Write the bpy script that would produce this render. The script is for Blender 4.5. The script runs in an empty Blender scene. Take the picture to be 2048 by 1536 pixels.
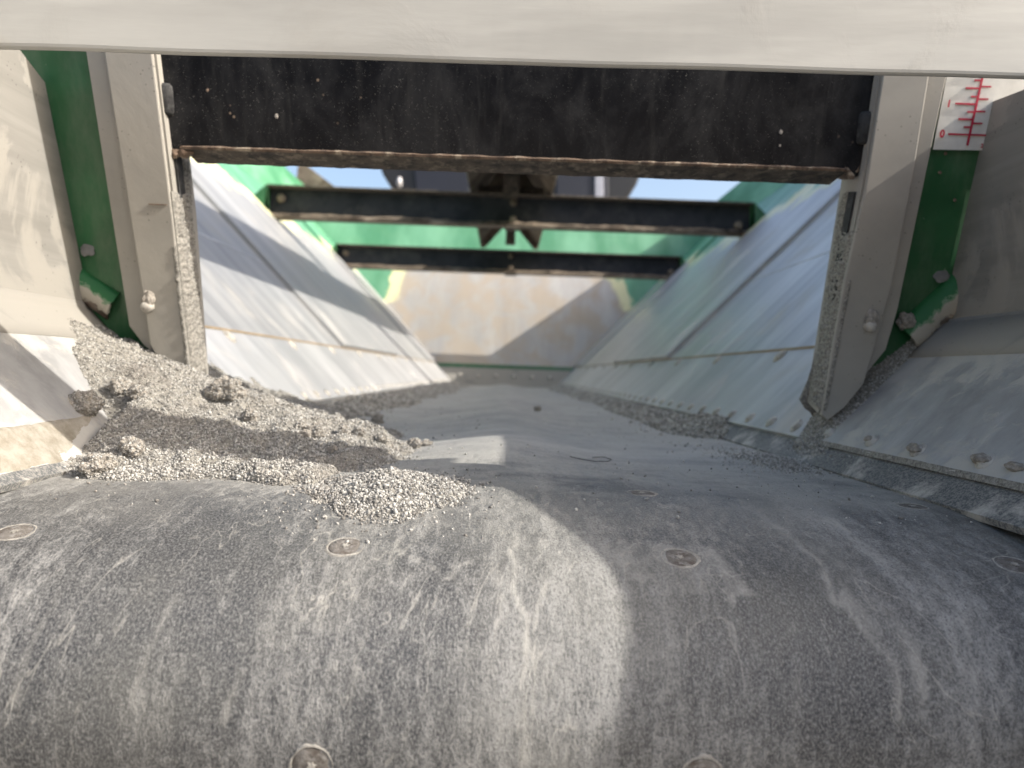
import bpy, bmesh, math, random
import numpy as np
from mathutils import Vector, Matrix, noise as mn
random.seed(7); rng = np.random.default_rng(7)
S = bpy.context.scene
C = S.collection
# ---------------------------------------------------------------- camera
F_PX = 1450.0
def unit(v): return v / np.linalg.norm(v)
Yc = unit(np.array([-14.0, 22.0, F_PX]))            # how the hopper's long axis lies in the lens (right, up, forward)
Xc = np.array([1.0, -.035, 0.0]); Xc = unit(Xc - Yc*Xc.dot(Yc))
Zc = np.array([.035, 1.0, 0.0]); Zc = Zc - Yc*Zc.dot(Yc); Zc = unit(Zc - Xc*Zc.dot(Xc))
Rw = Vector((Xc[0], Yc[0], Zc[0])); Uw = Vector((Xc[1], Yc[1], Zc[1])); Fw = Vector((Xc[2], Yc[2], Zc[2]))
cd = bpy.data.cameras.new('camera'); cam = bpy.data.objects.new('camera', cd); C.objects.link(cam); S.camera = cam
cam.matrix_world = Matrix(((Rw.x, Uw.x, -Fw.x, 0), (Rw.y, Uw.y, -Fw.y, 0), (Rw.z, Uw.z, -Fw.z, 0), (0, 0, 0, 1)))
cd.sensor_width = 36; cd.lens = F_PX/2048*36; cd.clip_start = .01; cd.clip_end = 500
cd.dof.use_dof = True; cd.dof.focus_distance = .43; cd.dof.aperture_fstop = 8.0
# ---------------------------------------------------------------- light
SUN = Vector((1, -.30, .74)).normalized()
el = math.asin(SUN.z); az = math.atan2(SUN.x, SUN.y)
w = bpy.data.worlds.new('World'); S.world = w; w.use_nodes = True
nt = w.node_tree; bg = nt.nodes['Background']
sk = nt.nodes.new('ShaderNodeTexSky'); sk.sky_type = 'NISHITA'; sk.sun_disc = False
sk.sun_elevation = el; sk.sun_rotation = az; sk.air_density = 1.0; sk.dust_density = 5.0; sk.ozone_density = 1.0
nt.links.new(sk.outputs[0], bg.inputs[0]); bg.inputs[1].default_value = .15
sl = bpy.data.lights.new('sun', 'SUN'); so = bpy.data.objects.new('sun', sl); C.objects.link(so)
sl.energy = 3.3; sl.angle = math.radians(.53); sl.color = (1, .94, .85)
so.rotation_euler = SUN.to_track_quat('Z', 'Y').to_euler(); so.location = (3, -2, 4)
S.view_settings.view_transform = 'Standard'; S.view_settings.look = 'None'
S.view_settings.exposure = 1.08; S.view_settings.gamma = 1; S.view_settings.use_curve_mapping = False
S.render.engine = 'CYCLES'

# ---------------------------------------------------------------- points from the survey of the picture
def ray(px, py): return Fw + Rw*((px-1024)/F_PX) + Uw*((768-py)/F_PX)
def hit(px, py, p0, n):
    d = ray(px, py); return d*(Vector(p0).dot(Vector(n))/d.dot(Vector(n)))
LEAN = math.radians(15)
GN = Vector((0, -math.cos(LEAN), -math.sin(LEAN)))      # end frame faces the camera, top leaning out
GUP = Vector((0, -math.sin(LEAN), math.cos(LEAN)))
def gate(px, py, back=0.): return hit(px, py, Vector((0, .68, -.03)) - GN*back, GN)
K = 1.03; X0, Z0 = .30, -.0555                          # side walls rise K per metre outwards from (X0, Z0)
def wallz(x): return Z0 + K*(abs(x)-X0)
def wall(px, py, s): return hit(px, py, (s*X0, 1, Z0), (-s*K, 0, 1))
WN = lambda s: Vector((-s*K, 0, 1)).normalized()

# ---------------------------------------------------------------- numpy noise
def vn(x, y, seed=0):
    xi = np.floor(x).astype(np.int64); yi = np.floor(y).astype(np.int64); fx = x-xi; fy = y-yi
    fx = fx*fx*(3-2*fx); fy = fy*fy*(3-2*fy)
    def h(a, b):
        n = (a*374761393 + b*668265263 + seed*1442695041) & 0xffffffff
        n = ((n ^ (n >> 13))*1274126177) & 0xffffffff
        return ((n ^ (n >> 16)) & 0xffff)/65535.
    return (h(xi, yi)*(1-fx)+h(xi+1, yi)*fx)*(1-fy)+(h(xi, yi+1)*(1-fx)+h(xi+1, yi+1)*fx)*fy
def fbm(x, y, o=4, seed=0):
    r = 0; a = .5
    for i in range(o): r = r + a*(vn(x*2**i, y*2**i, seed+i)-.5); a *= .5
    return r*2

# ---------------------------------------------------------------- materials
class Mat:
    def __init__(s, name, rough=.6, metal=0., coord='UV'):
        s.m = bpy.data.materials.new(name); s.m.use_nodes = True; s.t = s.m.node_tree
        s.b = s.t.nodes['Principled BSDF']; s.b.inputs['Roughness'].default_value = rough
        s.b.inputs['Metallic'].default_value = metal
        tc = s.t.nodes.new('ShaderNodeTexCoord'); s.co = tc.outputs[coord]; s.obj = tc.outputs['Object']
    def put(s, sock, v):
        if isinstance(v, bpy.types.NodeSocket): s.t.links.new(v, sock)
        elif isinstance(v, (tuple, list)) and len(v) == 3 and sock.type == 'RGBA': sock.default_value = (*v, 1)
        else: sock.default_value = v
    def map(s, scale, rot=0, loc=(0, 0, 0), v=None):
        n = s.t.nodes.new('ShaderNodeMapping'); s.put(n.inputs[0], v or s.co)
        n.inputs['Scale'].default_value = scale; n.inputs['Rotation'].default_value = (0, 0, rot); n.inputs['Location'].default_value = loc
        return n.outputs[0]
    def noise(s, v, sc, det=4, ro=.55, dist=0):
        n = s.t.nodes.new('ShaderNodeTexNoise'); s.put(n.inputs['Vector'], v); n.inputs['Scale'].default_value = sc
        n.inputs['Detail'].default_value = det; n.inputs['Roughness'].default_value = ro; n.inputs['Distortion'].default_value = dist
        return n.outputs[0]
    def vor(s, v, sc, feat='F1'):
        n = s.t.nodes.new('ShaderNodeTexVoronoi'); n.feature = feat; s.put(n.inputs['Vector'], v); n.inputs['Scale'].default_value = sc
        return n.outputs[0]
    def mr(s, v, a, b, c=0., d=1., smooth=True):
        n = s.t.nodes.new('ShaderNodeMapRange'); n.interpolation_type = 'SMOOTHSTEP' if smooth else 'LINEAR'
        for i, q in enumerate((v, a, b, c, d)): s.put(n.inputs[i], q)
        return n.outputs[0]
    def op(s, o, a, b=0., c=0.):
        n = s.t.nodes.new('ShaderNodeMath'); n.operation = o
        for i, q in enumerate((a, b, c)): s.put(n.inputs[i], q)
        return n.outputs[0]
    def mix(s, f, a, b):
        n = s.t.nodes.new('ShaderNodeMix'); n.data_type = 'RGBA'
        s.put(n.inputs[0], f); s.put(n.inputs[6], a); s.put(n.inputs[7], b); return n.outputs[2]
    def xyz(s, v=None):
        n = s.t.nodes.new('ShaderNodeSeparateXYZ'); s.put(n.inputs[0], v or s.co); return n.outputs
    def bump(s, h, dist=.001, st=1.):
        n = s.t.nodes.new('ShaderNodeBump'); s.put(n.inputs['Height'], h); n.inputs['Distance'].default_value = dist
        n.inputs['Strength'].default_value = st; s.t.links.new(n.outputs[0], s.b.inputs['Normal'])
    def col(s, c): s.put(s.b.inputs['Base Color'], c); return s
    def rough(s, c): s.put(s.b.inputs['Roughness'], c)
    def metal(s, c): s.put(s.b.inputs['Metallic'], c)

LIME = (.47, .445, .40)
GREEN = (.012, .15, .035); PRIMER = (.62, .60, .36)
def steel(name, lo=(.36, .38, .41), hi=(.58, .60, .63), dust=LIME, dlo=.52, dhi=.72, dmax=.6, metal=.35, rough=.42, ang=0., sx=22, sy=1.6, paint=None, speck=False, dustiness=None):
    M = Mat(name, rough, metal)
    st = M.noise(M.map((sx, sy, 1), ang), 1.0, 6, .62)
    fine = M.noise(M.map((sx*7, sy*9, 1), ang), 1., 3, .7)
    f = M.op('ADD', M.op('MULTIPLY', st, .75), M.op('MULTIPLY', fine, .25))
    c = M.mix(M.mr(f, .22, .78), lo, hi)
    wipe = M.noise(M.map((sx*.35, sy*.5, 1), ang*1.6, (3, 5, 0)), 1., 5, .7, .6); c = M.mix(M.mr(wipe, .52, .66, 0, .30), c, tuple(min(1, q*1.35) for q in hi)); c = M.mix(M.mr(wipe, .46, .34, 0, .30), c, tuple(q*.6 for q in lo))
    bl = M.noise(M.co, 7, 7, .62, .6)
    d = M.mr(bl, dlo, dhi, 0, dmax)
    if dustiness: d = dustiness(M, d, bl)
    c = M.mix(d, c, dust)
    if speck:
        sp = M.mr(M.vor(M.co, 210), .10, .20, 1, 0)
        sp = M.op('MULTIPLY', sp, M.mr(M.noise(M.co, 28, 3), .52, .62))
        c = M.mix(M.op('MULTIPLY', sp, .65), c, (.09, .085, .08))
    mt = M.mr(d, 0, .8, metal, .0); rg = M.mr(M.op('ADD', d, M.op('MULTIPLY', fine, .3)), 0, 1, rough, .9)
    if paint:
        c, pm = paint(M, c); mt = M.op('MULTIPLY', mt, M.op('SUBTRACT', 1, pm))
    M.col(c); M.metal(mt); M.rough(rg)
    M.bump(M.op('ADD', M.op('MULTIPLY', d, .6), M.op('MULTIPLY', fine, .12)), .0012, .6)
    return M.m
def green_paint(M, c, f):
    """f rises from bare metal (0) to paint (1); a pale primer rim shows between"""
    n = M.noise(M.co, 9, 5, .6, .4); g = M.op('ADD', f, M.op('MULTIPLY', M.op('SUBTRACT', n, .5), .55))
    c = M.mix(M.mr(g, .30, .42), c, PRIMER)
    gv = M.mix(M.mr(M.noise(M.map((5, 2, 1)), 1, 4), .3, .75), (.05, .19, .10), (.14, .33, .21))
    c = M.mix(M.mr(g, .52, .60), c, gv)
    return c, M.mr(g, .36, .5)

def far_paint(M, c):
    x, z, _ = M.xyz()
    ax = M.op('DIVIDE', M.op('MAXIMUM', M.op('SUBTRACT', M.op('ABSOLUTE', x), .40), 0), .36)
    az_ = M.op('DIVIDE', M.op('MAXIMUM', M.op('SUBTRACT', z, .46), 0), .28)
    r = M.op('SQRT', M.op('ADD', M.op('MULTIPLY', ax, ax), M.op('MULTIPLY', az_, az_)))
    lo = M.mr(z, .30, .42)
    return green_paint(M, c, M.op('MULTIPLY', M.mr(r, .3, 1.35, 0, 1, False), lo))
def side_paint(M, c):
    y, v, _ = M.xyz()
    f = M.mr(v, .74, 1.18, .12, .98, False)
    f = M.op('ADD', f, M.op('MULTIPLY', M.op('SUBTRACT', M.noise(M.map((2.2, .8, 1)), 2.2, 3), .5), 1.0))
    return green_paint(M, c, M.op('MULTIPLY', f, M.mr(v, .60, .84)))

m_wallL = steel('worn_steel_left', (.23, .235, .24), (.37, .372, .37), dmax=.4, metal=.25, rough=.5, ang=.12, sx=16, sy=1.1, paint=side_paint)
m_wallR = steel('worn_steel_right', (.27, .27, .275), (.54, .535, .52), dmax=.45, metal=.45, rough=.36, ang=-.16, sx=16, sy=1.1, paint=side_paint)
m_strip = steel('wear_strip_steel', (.28, .285, .295), (.50, .50, .50), dmax=.5, metal=.28, rough=.40, ang=.2, sx=14, sy=2)
m_far = steel('far_wall_steel', (.30, .295, .29), (.40, .388, .372), dust=(.36, .285, .20), dlo=.38, dhi=.62, dmax=.55, metal=.15, rough=.5, sx=9, sy=1.5, paint=far_paint)
def plate_dust(M, d, bl):
    u, v, _ = M.xyz()
    h = M.mr(v, 0, .10, .55, .0)
    return M.op('MAXIMUM', M.mr(M.op('ADD', bl, M.op('MULTIPLY', h, .25)), .48, .56, 0, .9), .38)
m_plate = steel('dusty_stainless', (.165, .162, .155), (.26, .255, .24), dust=(.275, .262, .235), metal=.35, rough=.45, sx=5, sy=60, speck=True, dustiness=plate_dust)
def low_dust(M, d, bl):
    u, v, _ = M.xyz()
    up = M.mr(v, .06, .12, 0, .16); dn = M.mr(v, .0, .03, .08, 0)
    e = M.op('ADD', M.op('ADD', bl, up), dn)
    e2 = M.op('ADD', e, M.op('MULTIPLY', M.op('SUBTRACT', M.noise(M.co, 42, 7, .72, .5), .5), .75))
    return M.mr(e2, .53, .66, .05, .72)
m_low = steel('scuffed_steel', (.26, .262, .265), (.37, .372, .375), dust=(.42, .405, .37), metal=.12, rough=.45, ang=.5, sx=60, sy=25, dustiness=low_dust)
m_post = steel('dusty_beige_steel', (.25, .238, .213), (.325, .31, .28), dust=(.34, .32, .28), dlo=.4, dhi=.75, dmax=.7, metal=.0, rough=.75, sx=6, sy=6, speck=True)
m_beam = steel('pale_beam_steel', (.28, .275, .255), (.365, .36, .335), dust=(.27, .26, .235), metal=.0, rough=.6, sx=3, sy=16)

M = Mat('green_enamel', .32, 0, 'Object')
n = M.noise(M.obj, 14, 5); c = M.mix(M.mr(n, .4, .7), (.012, .085, .028), (.022, .125, .045))
c = M.mix(M.mr(M.noise(M.obj, 60, 5, .7), .66, .72, 0, .7), c, LIME); c = M.mix(M.mr(M.noise(M.map((9, 9, 2), v=M.obj), 4, 6, .7), .38, .7, 0, .22), c, (.22, .23, .18)); M.col(c); M.rough(M.mr(n, .3, .7, .28, .6)); m_green = M.m
M = Mat('faded_green_enamel', .45, 0, 'Object')
c = M.mix(M.mr(M.noise(M.map((40, 3, 8), v=M.obj), 1, 4), .35, .65), (.055, .21, .10), (.14, .34, .20)); M.col(c); m_green2 = M.m
M = Mat('black_dusty_paint', .42, 0)
n = M.noise(M.map((1.3, .8, 1)), 16, 8, .72, .5); c = M.mix(M.mr(n, .42, .68), (.003, .0033, .005), (.022, .022, .023))
streak = M.noise(M.map((70, 7, 1), .0), 1, 6, .7); c = M.mix(M.mr(streak, .52, .68, 0, .35), c, (.042, .041, .039))
cl_ = M.mr(M.noise(M.co, 8, 5, .6), .34, .66, .10, 1)
for sc, a, amt in ((420, .16, .8), (700, .20, .7), (230, .09, .9)):
    q = M.op('MULTIPLY', M.mr(M.vor(M.map((1, 1, 1), loc=(sc, 1, 0)), sc), a*.4, a, 1, 0), M.mr(M.noise(M.map((1, 1, 1), loc=(1, sc, 0)), sc*.45, 2), .46, .60))
    c = M.mix(M.op('MULTIPLY', M.op('MULTIPLY', q, cl_), amt), c, (.30, .285, .25))
sp = q
sp2 = M.op('MULTIPLY', M.mr(M.vor(M.co, 60), .05, .09, 1, 0), M.mr(M.noise(M.co, 5, 2), .55, .6)); c = M.mix(sp2, c, (.20, .15, .11))
M.col(c); M.rough(M.mr(n, .3, .7, .34, .7)); M.bump(M.op('ADD', sp, n), .0006, .5); M.b.inputs['Specular IOR Level'].default_value = .2; m_black = M.m
def rust(name, a, b, c_, sc=60, dusty=.35):
    M = Mat(name, .85, 0, 'Object'); n = M.noise(M.obj, sc, 6, .7)
    c = M.mix(M.mr(n, .38, .55), a, b); c = M.mix(M.mr(M.noise(M.map((1, 1, 1), loc=(3, 1, 2), v=M.obj), sc*1.6, 5, .7), .5, .66, 0, dusty+.4), c, c_)
    M.col(c); M.bump(n, .0015, .9); return M.m
m_rust = rust('rusty_edge', (.06, .042, .032), (.15, .105, .075), (.40, .34, .26))
m_rustdark = rust('rusty_black', (.03, .027, .024), (.085, .07, .055), (.24, .20, .155), 60, .3)
m_bar = rust('black_bar_paint', (.006, .008, .012), (.018, .020, .025), (.05, .05, .05), 9, .1)
m_brown = rust('brown_dirty_steel', (.075, .055, .038), (.15, .12, .09), (.26, .22, .17), 8)
m_bolt = rust('dusty_bolt', (.30, .28, .25), (.42, .40, .36), LIME, 90, .5)
m_dark = rust('black_rubber_lug', (.010, .010, .011), (.03, .03, .03), (.10, .10, .10), 90, .0)
m_boltface = rust('bolt_face', (.085, .07, .058), (.14, .128, .115), (.23, .22, .205), 160, .5)

def lime(name, a, b, sc, island=False):
    M = Mat(name, .95, 0, 'Object'); n = M.noise(M.obj, sc, 6, .7)
    if island:
        g = M.t.nodes.new('ShaderNodeNewGeometry'); n = M.op('ADD', M.op('MULTIPLY', g.outputs['Random Per Island'], .7), M.op('MULTIPLY', n, .3))
    c = M.mix(M.mr(n, .3, .7), a, b)
    if island: c = M.mix(M.mr(M.noise(M.obj, 14, 4, .6), .52, .68, 0, .55), c, (.25, .225, .195))
    M.col(c); M.b.inputs['Specular IOR Level'].default_value = .2
    M.bump(M.noise(M.obj, 900, 4, .8), .0008, 1); return M.m
m_lime = lime('lime_grains', (.20, .192, .178), (.50, .487, .455), 60, True)
m_limebase = lime('lime_base', (.18, .17, .15), (.33, .315, .28), 300)
m_clod = lime('clod_lime', (.19, .172, .15), (.38, .352, .31), 260)
m_crust = lime('caked_lime', (.12, .115, .105), (.36, .345, .31), 420)

# belt: grey rubber, dust film, tide marks
M = Mat('dusty_rubber_belt', .72, 0)
u, s_, _ = M.xyz()
big = M.noise(M.map((1, .55, 1)), 8, 6, .6, .8)
grain = M.noise(M.map((950, 620, 1)), 1, 3, .8)
grain2 = M.noise(M.map((210, 95, 1)), 1, 5, .75)
strk = M.noise(M.map((55, 7, 1), .12), 1, 6, .65, .3)
strk2 = M.noise(M.map((60, 3.2, 1), -.2), 1, 5, .6, .3)
dust = M.op('ADD', M.op('MULTIPLY', big, .55), M.op('ADD', M.op('MULTIPLY', strk, .25), M.op('MULTIPLY', strk2, .20)))
far = M.mr(s_, -.08, .25, 0, .22)                       # more dust settles on the level run than on the drum
d = M.mr(M.op('ADD', M.op('ADD', dust, M.op('MULTIPLY', M.op('SUBTRACT', grain2, .5), .55)), far), .42, .66)
c = M.mix(d, (.021, .023, .027), (.245, .245, .238))
c = M.mix(M.mr(grain, .40, .66, 0, .50), c, (.33, .328, .318))
c = M.mix(M.mr(M.noise(M.map((800, 560, 1), loc=(4, 7, 0)), 1, 2, .8), .50, .64, 0, .62), c, (.030, .032, .036))
# dried tide marks: contour lines of a slow noise
tn = M.noise(M.map((1, .6, 1), loc=(.37, .12, 0)), 7.0, 5, .62, .9)
for lv, wd, am in ((.47, .005, .4), (.56, .004, .35)):
    e = M.mr(M.op('ABSOLUTE', M.op('SUBTRACT', tn, lv)), .0, wd, 1, 0)
    e = M.op('MULTIPLY', e, M.mr(M.noise(M.map((30, 22, 1)), 1, 4, .7), .40, .62, 0, am)); c = M.mix(e, c, (.47, .455, .41))
an = M.t.nodes.new('ShaderNodeAttribute'); an.attribute_name = 'stain_shade'
stn = M.op('MULTIPLY', an.outputs['Fac'], M.mr(grain2, .25, .6, .45, 1))
c = M.mix(stn, c, (.36, .352, .325))
warm = M.mr(M.noise(M.co, 4.2, 5, .6), .45, .66, 0, .28); c = M.mix(warm, c, (.225, .22, .19))
M.col(c); M.rough(M.mr(d, 0, 1, .55, .95)); M.bump(M.op('ADD', grain, M.op('ADD', M.op('MULTIPLY', d, .8), M.op('MULTIPLY', grain2, .6))), .0006, .75)
m_belt = M.m
M = Mat('skirt_rubber', .8, 0, 'Object')
c = M.mix(M.mr(M.noise(M.obj, 500, 3, .8), .4, .62), (.075, .08, .085), (.22, .215, .20)); c = M.mix(M.mr(M.noise(M.obj, 18, 6, .7), .50, .64, 0, .7), c, LIME)
M.col(c); m_skirt = M.m
def flat(name, c, rough=.5, metal=0., sc=40, var=.15):
    M = Mat(name, rough, metal, 'Object'); M.col(M.mix(M.mr(M.noise(M.obj, sc, 5, .65), .3, .7, 0, 1), tuple(q*(1-var) for q in c), tuple(min(1, q*(1+var)) for q in c))); return M.m
m_white = flat('decal_white', (.62, .61, .57), .4, 0, 45, .10); m_red = flat('decal_red', (.42, .012, .045), .4)
m_glass = flat('tinted_glass', (.010, .012, .022), .5, 0, 1); m_cab = flat('cab_black', (.012, .012, .014), .45); m_grey = flat('grey_metal', (.42, .42, .44), .4, .3)
m_glare = flat('pale_glare', (.30, .31, .36), .3)

# ---------------------------------------------------------------- mesh helpers
def link(name, me, mat=None, parent=None, smooth=False):
    o = bpy.data.objects.new(name, me); C.objects.link(o)
    if mat: me.materials.append(mat)
    if smooth: me.polygons.foreach_set('use_smooth', [True]*len(me.polygons))
    if parent: o.parent = parent
    return o
def tag(o, label=None, cat=None, group=None, kind=None):
    for k, v in (('label', label), ('category', cat), ('group', group), ('kind', kind)):
        if v: o[k] = v
    return o
def thing(name, label, cat, loc=(0, 0, 0), group=None, kind=None):
    o = bpy.data.objects.new(name, None); C.objects.link(o); o.location = (0, 0, 0); o.empty_display_size = .05
    return tag(o, label, cat, group, kind)
def mesh(verts, faces, uvs=None):
    me = bpy.data.meshes.new('m'); me.from_pydata([tuple(v) for v in verts], [], faces)
    if uvs is not None:
        l = me.uv_layers.new(name='UVMap'); idx = np.empty(len(me.loops), int); me.loops.foreach_get('vertex_index', idx)
        l.data.foreach_set('uv', np.asarray(uvs, float)[idx].ravel())
    me.update(); return me
def bev(o, w=.0012, seg=2):
    m = o.modifiers.new('bevel', 'BEVEL'); m.width = w; m.segments = seg; m.limit_method = 'ANGLE'; m.angle_limit = .6; return o
def slab(name, pts, depth, mat, parent=None, bw=.0012, uo=None, ux=None, uy=None):
    """a plate: polygon pts (3-D, one plane) pushed by the vector depth; UVs are metres in the plane"""
    pts = [Vector(p) for p in pts]; n = len(pts); dv = Vector(depth)
    if ux is None:
        ux = (pts[1]-pts[0]).normalized(); nn = ux.cross(pts[2]-pts[1]).normalized(); uy = nn.cross(ux)
    uo = Vector(uo or (0, 0, 0)); ux = Vector(ux); uy = Vector(uy)
    vs = pts+[p+dv for p in pts]
    fs = [tuple(range(n)), tuple(range(2*n-1, n-1, -1))]+[(i, i+n, (i+1) % n+n, (i+1) % n) for i in range(n)]
    me = mesh(vs, fs, [((p-uo).dot(ux), (p-uo).dot(uy)) for p in vs])
    bm = bmesh.new(); bm.from_mesh(me); bmesh.ops.recalc_face_normals(bm, faces=bm.faces); bm.to_mesh(me); bm.free()
    o = link(name, me, mat, parent)
    return bev(o, bw) if bw else o
def box(name, a, b, mat, parent=None, bw=.002):
    (x0, y0, z0), (x1, y1, z1) = a, b
    return slab(name, [(x0, y0, z0), (x1, y0, z0), (x1, y0, z1), (x0, y0, z1)], (0, y1-y0, 0), mat, parent, bw, (0, 0, 0), (1, 0, 0), (0, 0, 1))
def lathe(name, prof, mat, parent, loc, axis, seg=20, wob=0., sx=1., sy=1., hexa=False):
    """prof: (radius, height); axis: direction of height"""
    q = Vector(axis).to_track_quat('Z', 'Y'); vs = []; fs = []
    if hexa: seg = 6
    for r, h in prof:
        for i in range(seg):
            a = 2*math.pi*i/seg; rr = r*(1+wob*(random.random()-.5))
            vs.append(Vector(loc)+q @ Vector((rr*math.cos(a)*sx, rr*math.sin(a)*sy, h)))
    for j in range(len(prof)-1):
        for i in range(seg): fs.append((j*seg+i, j*seg+(i+1) % seg, (j+1)*seg+(i+1) % seg, (j+1)*seg+i))
    fs.append(tuple((len(prof)-1)*seg+i for i in range(seg)))
    return link(name, mesh(vs, fs), mat, parent, smooth=not hexa)
def crust(name, p00, p10, p11, p01, nu, nv, amp, mat, parent=None, seed=0., base=.0006, edge=True, sc=90):
    """lumpy caked layer over a four-sided face; its rim sinks back into the face"""
    P = [Vector(p) for p in (p00, p10, p11, p01)]; nn = (P[1]-P[0]).cross(P[3]-P[0]).normalized()
    if nn.dot(-P[0]) < 0: nn = -nn
    vs = []
    for j in range(nv+1):
        for i in range(nu+1):
            a, b = i/nu, j/nv; p = P[0].lerp(P[1], a).lerp(P[3].lerp(P[2], a), b)
            k = mn.fractal(p*sc+Vector((seed, seed, 0)), .7, 2.1, 4)*.6+.45+.5*mn.noise(p*sc*.25+Vector((seed, 0, 0)))
            e = min(1, min(a, 1-a)*6, min(b, 1-b)*nv/4) if edge else 1
            vs.append(p+nn*(base+amp*max(-.2, k)*e-(1-e)*.002))
    fs = [(j*(nu+1)+i, j*(nu+1)+i+1, (j+1)*(nu+1)+i+1, (j+1)*(nu+1)+i) for j in range(nv) for i in range(nu)]
    return link(name, mesh(vs, fs), mat, parent, True)
def clod(name, loc, r, mat, seed, sq=(1, 1, .8), parent=None, sub=4, amp=.45):
    bm = bmesh.new(); bmesh.ops.create_icosphere(bm, subdivisions=sub, radius=1)
    for v in bm.verts:
        d = v.co.normalized(); k = 1+amp*.8*mn.noise(d*1.6+Vector((seed, 0, 0)))+amp*.30*mn.noise(d*3.7+Vector((seed, 3, 0)))
        if sub > 3: k += .16*(.5-mn.voronoi(d*4.2+Vector((seed, 1, 2)))[0][0])+.10*(.5-mn.voronoi(d*9+Vector((seed, 5, 2)))[0][0])
        v.co = Vector((d.x*sq[0], d.y*sq[1], d.z*sq[2]))*k*r
    me = bpy.data.meshes.new('m'); bm.to_mesh(me); bm.free()
    o = link(name, me, mat, parent); o.location = loc; return o
def bolt(parent, p, n, r=.006, h=.004, name='bolt', dusty=True, seed=0):
    o = lathe(name, [(r*1.5, 0), (r*1.5, h*.25), (r*1.02, h*.3), (r, h*.8), (r*.8, h), (r*.01, h*1.02)], m_bolt, parent, p, n, 14, .12 if dusty else 0)
    return o

# ---------------------------------------------------------------- sky comes from the world; the machine follows
YF, YFT = 4.06, 4.50            # far wall: foot and top
KNX, KNZ = 1.174, .844; TPX, TPZ = 1.232, 1.075
hop = thing('spreader_hopper', 'long V-shaped steel hopper body with sloping worn walls and green rims behind the gate', 'hopper')
def wp(s, x, y, lift=0.):        # a point on a side wall
    return Vector((s*x, y, wallz(x))) + WN(s)*lift
def ystart(z): return .68+.0285 - math.tan(LEAN)*(z+.03)
slope = lambda s: Vector((s, 0, K)).normalized()
joints = [None, 1.75, 2.62, 3.72, None]
for s, m in ((-1, m_wallL), (1, m_wallR)):
    for i in range(4):
        a, b = joints[i], joints[i+1]
        def yy(v, z, x):
            return v if v else None
        def yfar(x): return YF+(YFT-YF)*(wallz(x)+.055)/(TPZ+.055)+.004
        lift = .004+(.010 if i in (1, 3) else 0)
        xa, xb = .398, KNX
        ya0 = a or ystart(wallz(xa)); ya1 = a or ystart(wallz(xb)); yb0 = b or yfar(xa); yb1 = b or yfar(xb)
        pts = [wp(s, xa, ya0, lift), wp(s, xb, ya1, lift), wp(s, xb, yb1, lift), wp(s, xa, yb0, lift)]
        slab('side_panel', pts, -WN(s)*(lift+.002), m, hop, .0015, (s*X0, 0, Z0), (0, 1, 0), slope(s))
    # shallow weld seam across the first panel
    p = [wp(s, .584, .70, .005), wp(s, .589, .70, .005), wp(s, .589, 1.74, .005), wp(s, .584, 1.74, .005)]
    slab('weld_seam', p, -WN(s)*.003, m_strip, hop, .001, (s*X0, 0, Z0), (0, 1, 0), slope(s))
    # wear strip under the seam, bolts along both its edges
    ws = slab('wear_strip', [wp(s, .300, .712, .002), wp(s, .398, .69, .002), wp(s, .398, 4.10, .002), wp(s, .300, YF, .002)], -WN(s)*.006, m_strip, hop, .001, (s*X0, 0, Z0), (0, 1, 0), slope(s))
    y = 1.02
    while y < 4: bolt(ws, wp(s, .389, y, .002), WN(s), .0085, .004); y += .30
    y = .755
    while y < 4: bolt(ws, wp(s, .3085, y, .002), WN(s), .0055, .0035); y += .072
    # dirt line in the seam
    crust('seam_dirt', wp(s, .3965, .72, .002), wp(s, .3965, 4.0, .002), wp(s, .3985, 4.0, .004), wp(s, .3985, .72, .004), 160, 3, .0009, flat('seam_dirt_%d' % (s > 0), (.26, .20, .13), .9), hop, s*3., .0006, False)
    # upright green rim above the knee, with an outward flange
    o = slab('upper_rim', [(s*KNX, ystart(KNZ), KNZ), (s*KNX, 4.42, KNZ), (s*TPX, YFT, TPZ), (s*TPX, ystart(TPZ), TPZ)], (s*.004, 0, 0), m_green2, hop, .001)
    box('rim_flange', (s*TPX if s > 0 else -TPX-.07, ystart(TPZ), TPZ-.012), (TPX+.07 if s > 0 else -TPX, YFT, TPZ), m_green2, hop)
    slab('rim_gusset', [(s*(KNX-.02), 2.68, KNZ-.03), (s*(KNX+.05), 2.68, KNZ+.15), (s*(KNX+.0), 2.68, KNZ+.15)], (0, .006, 0), m_green2, hop, 0)
# far wall
def fw(x, z, lift=0.):
    t = (z+.055)/(TPZ+.055); return Vector((x, YF+(YFT-YF)*t-lift, z))
def half(z): return X0+(z-Z0)/K if z < KNZ else KNX+(TPX-KNX)*(z-KNZ)/(TPZ-KNZ)
slab('front_wall', [fw(-half(.045), .045), fw(half(.045), .045), fw(half(KNZ), KNZ), fw(TPX, TPZ), fw(-TPX, TPZ), fw(-half(KNZ), KNZ)], (0, .008, 0), m_far, hop, 0, (0, 0, 0), (1, 0, 0), (0, 0, 1))
slab('paint_strip', [fw(-half(.02), .022), fw(half(.02), .022), fw(half(.045), .045), fw(-half(.045), .045)], (0, .01, 0), m_green, hop, 0)
st = slab('foot_strip', [fw(-.31, -.085, .012), fw(.31, -.085, .012), fw(half(.024), .024, .012), fw(-half(.024), .024, .012)], (0, .01, 0), m_plate, hop, .001, (0, 0, 0), (1, 0, 0), (0, 0, 1))
for k in range(6): bolt(st, fw(-.25+.1*k, -.02, .012), (0, -1, 0), .009, .008)
box('front_flange', (-TPX-.05, YFT, TPZ-.012), (TPX+.05, YFT+.07, TPZ+.004), m_green2, hop)
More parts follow.
